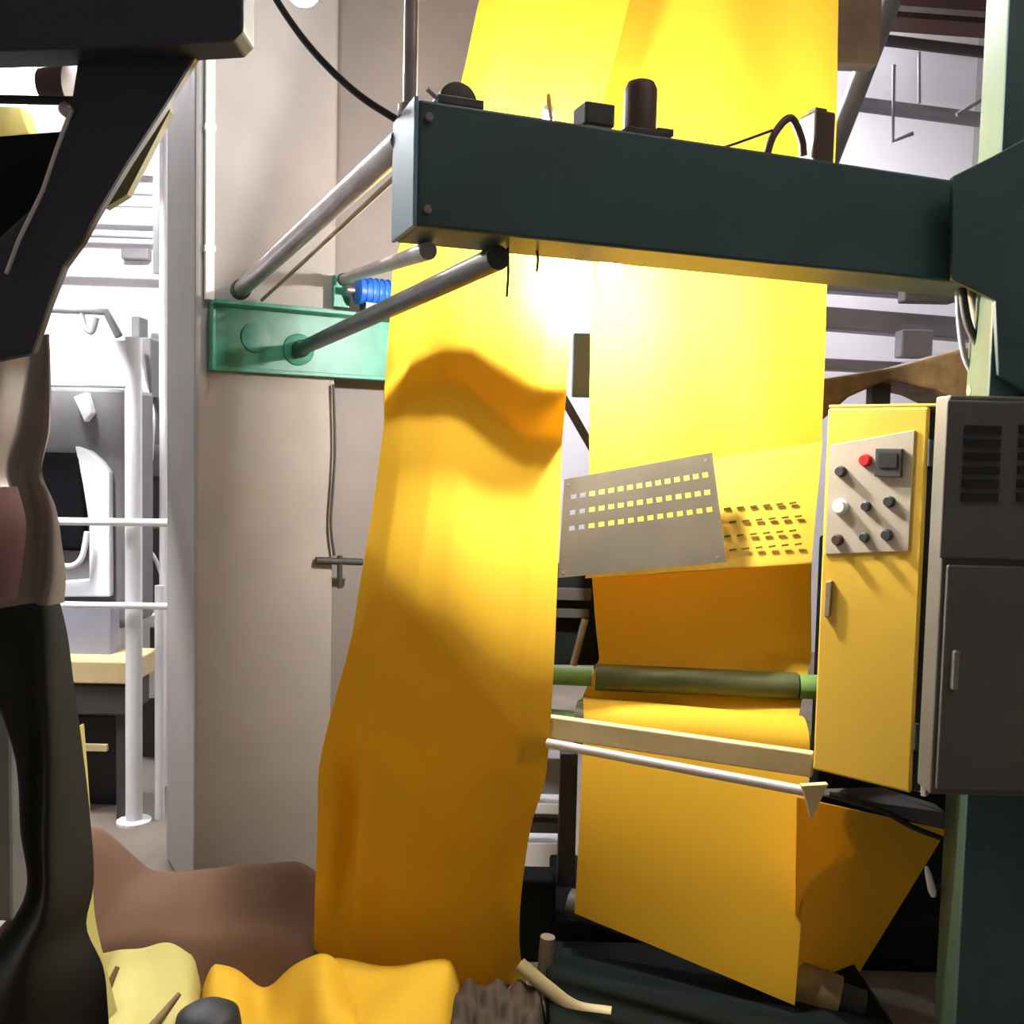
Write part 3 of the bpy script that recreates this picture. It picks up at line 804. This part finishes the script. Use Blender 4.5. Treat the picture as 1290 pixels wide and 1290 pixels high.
# ------------------------------------------------------------------ upper left: dark overhead frame
ohb = thing('overhead_gantry', at(150, 30, 1.55), 'dark navy overhead frame filling the top left corner', 'frame')
ol = [at(-120, -40, 1.55), at(306, -40, 1.55), at(306, 38, 1.55), at(293, 51, 1.55), at(180, 58, 1.55), at(-120, 68, 1.55)]
MB().prism(ol, V(0, .07, 0)).build('box_section', 'navy_paint', ohb, bevel=.004)
arm = [at(100, 55, 1.60), at(255, 55, 1.60), at(208, 132, 1.60), at(160, 205, 1.60), at(118, 275, 1.60), at(102, 305, 1.60), at(80, 335, 1.60), at(60, 385, 1.60), at(40, 445, 1.60), at(-80, 470, 1.60), at(-80, 370, 1.60), at(40, 260, 1.60), at(85, 150, 1.60)]
MB().prism(arm, V(0, .025, 0)).build('diagonal_arm', 'navy_paint', ohb, bevel=.006)
MB().prism([at(-80, 178, 1.70), at(90, 165, 1.70), at(110, 250, 1.70), at(30, 345, 1.70), at(-80, 350, 1.70)], V(0, .03, 0)).build('web_plate', 'base_dark', ohb)
MB().tube([at(90, 138, 1.585), at(70, 192, 1.585), at(54, 240, 1.585), at(24, 302, 1.585), at(8, 345, 1.585)], .0035, 8).build('bright_rod', 'pale_steel', ohb, smooth=True)
MB().lathe(at(86, 140, 1.60), V(0, -1, 0), [(0, .011), (.012, .011), (.016, .007)], 12).build('pivot', 'steel', ohb, smooth=True)
MB().prism([at(196, 150, 1.72), at(212, 128, 1.72), at(214, 140, 1.72), at(160, 245, 1.72), at(132, 262, 1.72), at(128, 250, 1.72)], V(0, .02, 0)).build('edge_strip', 'olive_yellow', ohb)
MB().tube([at(-60, 124, 1.62), at(95, 127, 1.62)], .007, 10).build('cross_rod', 'rubber_black', ohb, smooth=True)
MB().lathe(at(52, 106, 1.75), V(1, 0, 0), [(0, .025), (.05, .035), (.055, .02)], 20).build('hub', 'motor_brown', ohb, smooth=True)
lg = thing('round_lamp', at(10, 95, 2.0), 'white lamp glass glowing behind the overhead frame at left edge', 'lamp')
MB().lathe(at(-20, 98, 2.0), V(1, 0, 0), [(0, .05), (.07, .05), (.095, .035), (.10, .01)], 20).build('lamp_glass', 'lamp_face', lg, smooth=True)
MB().lathe(at(-20, 98, 2.0) - V(.12, 0, 0), V(1, 0, 0), [(0, .03), (.12, .05)], 20).build('lamp_body', 'charcoal', lg, smooth=True)
yb = at(10, 152, 2.1)
tag(MB().prism([at(-60, 134, 2.1), at(26, 134, 2.1), at(36, 168, 2.1), at(0, 180, 2.1), at(-60, 182, 2.1)], V(0, .05, 0)).build('yellow_tag', 'pale_fabric', bevel=.004), 'pale yellow cloth scrap below the lamp at left edge', 'cloth')

# ------------------------------------------------------------------ left edge: film-wrapped and black hanging cloth
def hang(name, rows, mat, label, Yd_, amp, fr, n=40, thick=.004, cat='fabric', ph=0.0):
    ys = np.array([r[0] for r in rows], float)
    yy = np.linspace(ys[0], ys[-1], 60)
    a = pchip(yy, ys, [r[1] for r in rows]); b = pchip(yy, ys, [r[2] for r in rows])
    G = np.zeros((60, n, 3))
    for i in range(60):
        for j in range(n):
            u = j / (n - 1)
            p = at(a[i] + (b[i] - a[i]) * u, yy[i], Yd_)
            p[1] += -amp * math.sin(fr * u + ph + yy[i] / 140.0) + .10 * (2 * u - 1) ** 2 * .8
            p[2] = max(p[2], .004)
            G[i, j] = p
    return tag(MB().grid(G[:, ::-1], thick).build(name, mat, smooth=True), label, cat)
hang('film_wrap', [(415, -90, 38), (470, -90, 44), (540, -90, 47), (600, -90, 40), (640, -90, 56), (690, -90, 63), (730, -90, 66), (765, -90, 62)], 'film', 'translucent beige sheet bunched at the left edge below the navy frame', 1.95, .035, 16)
hang('maroon_cloth', [(615, -90, -6), (660, -90, 6), (720, -90, 2), (762, -90, -4)], 'maroon_fabric', 'small dark maroon cloth at the left edge above the black cloth', 1.86, .01, 8)
hang('black_cloth', [(752, -110, 58), (800, -80, 68), (870, -30, 74), (950, 4, 80), (1050, 12, 86), (1150, 14, 88), (1200, -20, 80), (1250, -80, 104), (1300, -110, 112), (1420, -120, 120)], 'black_fabric', 'long black cloth hanging down the left edge to the floor', 2.0, .03, 9)
hang('pale_selvedge', [(925, 78, 84), (1000, 82, 89), (1100, 84, 94), (1180, 82, 98), (1240, 90, 112), (1300, 104, 128)], 'pale_fabric', 'narrow pale yellow cloth strip beside the black cloth', 2.08, .006, 3, 10)
tag(MB().pbox(-140, 860, 16, 1160, 2.6, .3).build('grey_bin', 'machine_grey', bevel=.01), 'grey bin side at the left edge behind the black cloth', 'bin')

# ------------------------------------------------------------------ bright machinery at the left
Ym = 4.05
wf = thing('white_frame', at(168, 1070, Ym) * V(1, 1, 0), 'white tubular machine frame standing left of the pillar', 'frame')
pz = at(168, 470, Ym)
MB().tube([V(pz[0], Ym, 0), V(pz[0], Ym, at(168, 425, Ym)[2])], .034, 14).build('upright', 'frame_white', wf, smooth=True)
MB().pbox(-40, 425, 164, 486, Ym - .03, .10).build('top_beam', 'frame_white', wf, bevel=.008)
MB().tube([at(-40, 655, Ym - .06), at(225, 659, Ym - .06)], .016, 12).build('cross_rail', 'frame_white', wf, smooth=True)
MB().tube([at(-40, 760, Ym - .06), at(225, 764, Ym - .06)], .014, 12).build('cross_rail', 'frame_white', wf, smooth=True)
MB().lathe(V(pz[0], Ym, 0), UP, [(0, .07), (.012, .07), (.016, .036)], 16).build('foot_plate', 'frame_white', wf)
MB().tube([V(pz[0] + .09, Ym + .05, 0), V(pz[0] + .09, Ym + .05, 1.0)], .02, 10).build('short_upright', 'frame_white', wf, smooth=True)
pz2 = at(206, 300, 4.5)
MB().tube([V(pz2[0], 4.5, .0), V(pz2[0], 4.5, 3.1)], .018, 10).build('rear_upright', 'frame_white', wf, smooth=True)
# black bent rail above the frame
tag(MB().tube([at(40, 388, Ym + .1), at(134, 393, Ym + .1), at(150, 424, Ym + .1)], .017, 10).build('bent_rail', 'charcoal', smooth=True), 'dark bent rail above the white top beam', 'rail')
tag(MB().tube(bez([at(103, 394, Ym + .1), at(107, 412, Ym + .1), at(116, 418, Ym + .1), at(122, 400, Ym + .1)], 6), .012, 8).build('bent_hook', 'machine_grey', smooth=True), 'grey hook below the dark bent rail', 'hook')
# machine head with dark window
mh = thing('winding_machine', at(90, 780, Ym + .25), 'grey machine head with black opening behind the white frame', 'machine')
MB().pbox(-60, 486, 158, 790, Ym + .25, .35).build('housing', 'machine_grey', mh, bevel=.02)
MB().pbox(40, 570, 106, 694, Ym + .20, .05).build('opening', 'void_black', mh, bevel=.03, seg=4)
cv = [at(94, 562, Ym + .2), at(112, 568, Ym + .2), at(128, 582, Ym + .2), at(137, 595, Ym + .2), at(138, 752, Ym + .2), at(60, 752, Ym + .2), at(60, 734, Ym + .2), at(112, 730, Ym + .2), at(112, 660, Ym + .2), at(104, 610, Ym + .2)]
MB().prism(cv, V(0, .05, 0)).build('cowl', 'frame_white', mh, bevel=.006)
MB().tube(bez([at(58, 655, Ym + .14), at(66, 700, Ym + .14), at(84, 713, Ym + .14), at(102, 704, Ym + .14), at(110, 670, Ym + .14)], 8), .012, 10).build('hoop', 'frame_white', mh, smooth=True)
MB().prism([at(92, 500, Ym + .2), at(108, 494, Ym + .2), at(116, 520, Ym + .2), at(106, 532, Ym + .2)], V(0, .05, 0)).build('spout', 'frame_white', mh, bevel=.006)
# work table
tb = thing('work_table', at(110, 1070, Ym) * V(1, 1, 0), 'low cream-topped table in front of the machine head', 'table')
MB().pbox(-60, 832, 166, 860, Ym - .02, .30).build('table_top', 'cream_paint', tb, bevel=.006)
MB().pbox(-60, 762, 140, 832, Ym + .12, .10).build('back_panel', 'slate_blue', tb, bevel=.01)
MB().pbox(-60, 862, 160, 900, Ym + .0, .26).build('apron', 'charcoal', tb, bevel=.01)
MB().pbox(60, 900, 150, 1036, Ym + .2, .06).build('under_table_dark', 'rubber_black', tb, bevel=.01)  # black panel put in for the darkness under the table
MB().pbox(70, 938, 134, 946, Ym + .02, .02).build('foot_rail', 'cream_paint', tb)
for x in (64, 146):
    p_ = at(x, 950, Ym + .03)
    MB().obox(V(p_[0], p_[1], 0), V(.04, 0, 0), V(0, .04, 0), UP * (at(x, 862, Ym)[2])).build('leg', 'charcoal', tb, bevel=.004)
# second machine deeper in, between the white upright and the pillar
Y2 = 4.9
sm = thing('spinning_machine', at(195, 1050, Y2) * V(1, 1, 0), 'cluttered dark and white machine between the white upright and pillar', 'machine')
for k, (x0, y0, x1, y1, m_, dd) in enumerate(((165, 398, 176, 440, 'machine_grey', 0), (176, 425, 190, 560, 'machine_grey', 0), (172, 500, 200, 568, 'charcoal', .03), (182, 560, 204, 600, 'machine_grey', -.02),
        (188, 590, 206, 660, 'charcoal', .05), (186, 665, 208, 760, 'charcoal', .02), (186, 775, 210, 790, 'frame_white', -.1), (188, 790, 204, 846, 'charcoal', .02), (180, 838, 222, 880, 'frame_white', -.06),
        (178, 880, 222, 1070, 'charcoal', .02), (176, 1030, 196, 1070, 'slate_blue', -.1))):
    MB().pbox(x0, y0, x1, y1, Y2 + dd, .12).build('machine_block', m_, sm, bevel=.008)
MB().pbox(150, 386, 225, 1070, Y2 + .25, .08).build('rear_panel', 'frame_white', sm, bevel=.008)
MB().tube(bez([at(172, 430, Y2 - .1), at(180, 480, Y2 - .1), at(192, 520, Y2 - .1), at(190, 580, Y2 - .1)], 6), .012, 8).build('hose', 'frame_white', sm, smooth=True)
MB().tube(bez([at(185, 690, Y2 - .1), at(196, 705, Y2 - .1), at(206, 735, Y2 - .1), at(206, 760, Y2 - .1)], 6), .010, 8).build('hose', 'frame_white', sm, smooth=True)
# roof conduits at the back left
for k, (ya, yb2, r_, lab) in enumerate(((187, 190, .022, 'topmost grey conduit on the bright back wall left of pillar'), (238, 243, .03, 'second grey conduit down on the bright back wall'), (255, 260, .02, 'third grey conduit down on the bright back wall'), (292, 298, .03, 'lowest grey conduit on the bright back wall left of pillar'))):
    tag(MB().tube([at(60, ya, 7.4), at(232, yb2, 7.4)], r_, 8).build('wall_conduit_run', 'slate_blue', smooth=True), lab, 'conduit')
tag(MB().pbox(152, 312, 186, 326, 7.9, .1).build('sign_box', 'machine_grey', bevel=.01), 'small grey box high on the bright back wall', 'box')
tag(MB().tube([V(at(199, 205, 6.0)[0], 6.0, ZC), V(at(199, 205, 6.0)[0], 6.0, at(198, 345, 6.0)[2])], .03, 8).build('drop_pipe', 'machine_grey', smooth=True), 'thin dark vertical pipe close to the pillar edge', 'pipe')

# ------------------------------------------------------------------ background at the right
Yr = 6.0
wn = thing('glazed_screen', at(1150, 300, Yr), 'pale glazed screen with dark bars above the beam at right', 'screen')
MB().tube([at(1108, 50, Yr), at(1290, 72, Yr)], .035, 8).build('top_bar', 'charcoal', wn, smooth=True)
MB().tube([at(1072, 130, Yr), at(1290, 158, Yr)], .045, 8).build('middle_bar', 'slate_blue', wn, smooth=True)
MB().tube([at(1122, 2, Yr - .2), at(1040, 214, Yr - .2)], .06, 8).build('diagonal_post', 'machine_grey', wn, smooth=True)
MB().tube([at(1126, 82, Yr - .1), at(1125, 178, Yr - .1), at(1150, 168, Yr - .1)], .012, 8).build('hook', 'slate_blue', wn, smooth=True)
MB().tube([at(1158, 66, Yr - .1), at(1158, 130, Yr - .1)], .010, 8).build('hook', 'slate_blue', wn, smooth=True)
MB().tube([at(1205, 145, Yr - .1), at(1236, 126, Yr - .1)], .012, 8).build('hook', 'slate_blue', wn, smooth=True)
tag(MB().pbox(1052, -60, 1112, 78, 5.4, .15).build('duct_drop', 'tan_metal', bevel=.02), 'dull brown duct end beside the upper right of the cloth', 'duct')
for k, (y0, lab) in enumerate(((-12, 'upper dark roof beam at the top right'), (22, 'lower dark roof beam at the top right'))):
    tag(MB().tube([at(1060, y0, 7.0), at(1330, y0 + 20, 7.0)], .07, 4).build('roof_beam', 'motor_brown'), lab, 'beam')
lv = thing('louvred_duct', at(1130, 470, 5.2), 'grey horizontal slatted duct below the beam beside the control box', 'duct')
for (ya, yb2, sl) in ((352, 364, .07), (384, 412, .08), (450, 464, .05)):
    a0, a1, b0_, b1_ = at(1020, ya, 5.2), at(1240, ya + 220 * sl, 5.2), at(1020, yb2, 5.2), at(1240, yb2 + 220 * sl, 5.2)
    MB().prism([a0, a1, b1_, b0_], V(0, .12, 0)).build('slat', 'slate_blue', lv, bevel=.01)
for x_ in (1030, 1262):
    h_ = at(x_, 400, 5.26)
    MB().tube([V(h_[0], 5.26, at(x_, 458, 5.26)[2]), V(h_[0], 5.26, ZC)], .012, 8).build('hanger', 'machine_grey', lv)
MB().pbox(1140, 362, 1206, 380, 5.0, .1).build('hanger_block', 'machine_grey', lv, bevel=.01)
MB().pbox(1136, 415, 1176, 450, 5.0, .1).build('hanger_block', 'slate_blue', lv, bevel=.01)
dkr = thing('dark_hood', at(1130, 490, 3.2), 'dark sloping hood behind the top of the control box', 'hood')
MB().prism([at(1030, 478, 3.2), at(1130, 462, 3.2), at(1240, 432, 3.2), at(1240, 520, 3.2), at(1180, 492, 3.2), at(1120, 478, 3.2), at(1070, 500, 3.2), at(1036, 530, 3.2)], V(0, .3, 0)).build('hood_shell', 'brass_rust', dkr, bevel=.01)
_h = at(1100, 480, 3.3)
MB().obox(V(_h[0], 3.3, 0), V(.06, 0, 0), V(0, .06, 0), UP * (_h[2] + .02)).build('leg', 'charcoal', dkr)
for k, (pts_, r_, m_, lab) in enumerate((
    ([(1210, 335, 2.25), (1214, 380, 2.25), (1222, 415, 2.25), (1240, 445, 2.25), (1252, 470, 2.25)], .010, 'charcoal', 'dark cable curving down beside the post under the beam'),
    ([(1216, 335, 2.27), (1228, 385, 2.27), (1236, 430, 2.27), (1254, 460, 2.27), (1246, 490, 2.27), (1220, 492, 2.27)], .012, 'tan_metal', 'tan cable curling beside the post above the cabinet'),
    ([(1206, 335, 2.29), (1208, 400, 2.29), (1214, 445, 2.29), (1224, 470, 2.29)], .007, 'slate_blue', 'thin grey cable hanging straight beside the post'))):
    tag(MB().tube(bez([at(*p) for p in pts_], 8), r_, 8).build('hanging_cable', m_, smooth=True), lab, 'cable')
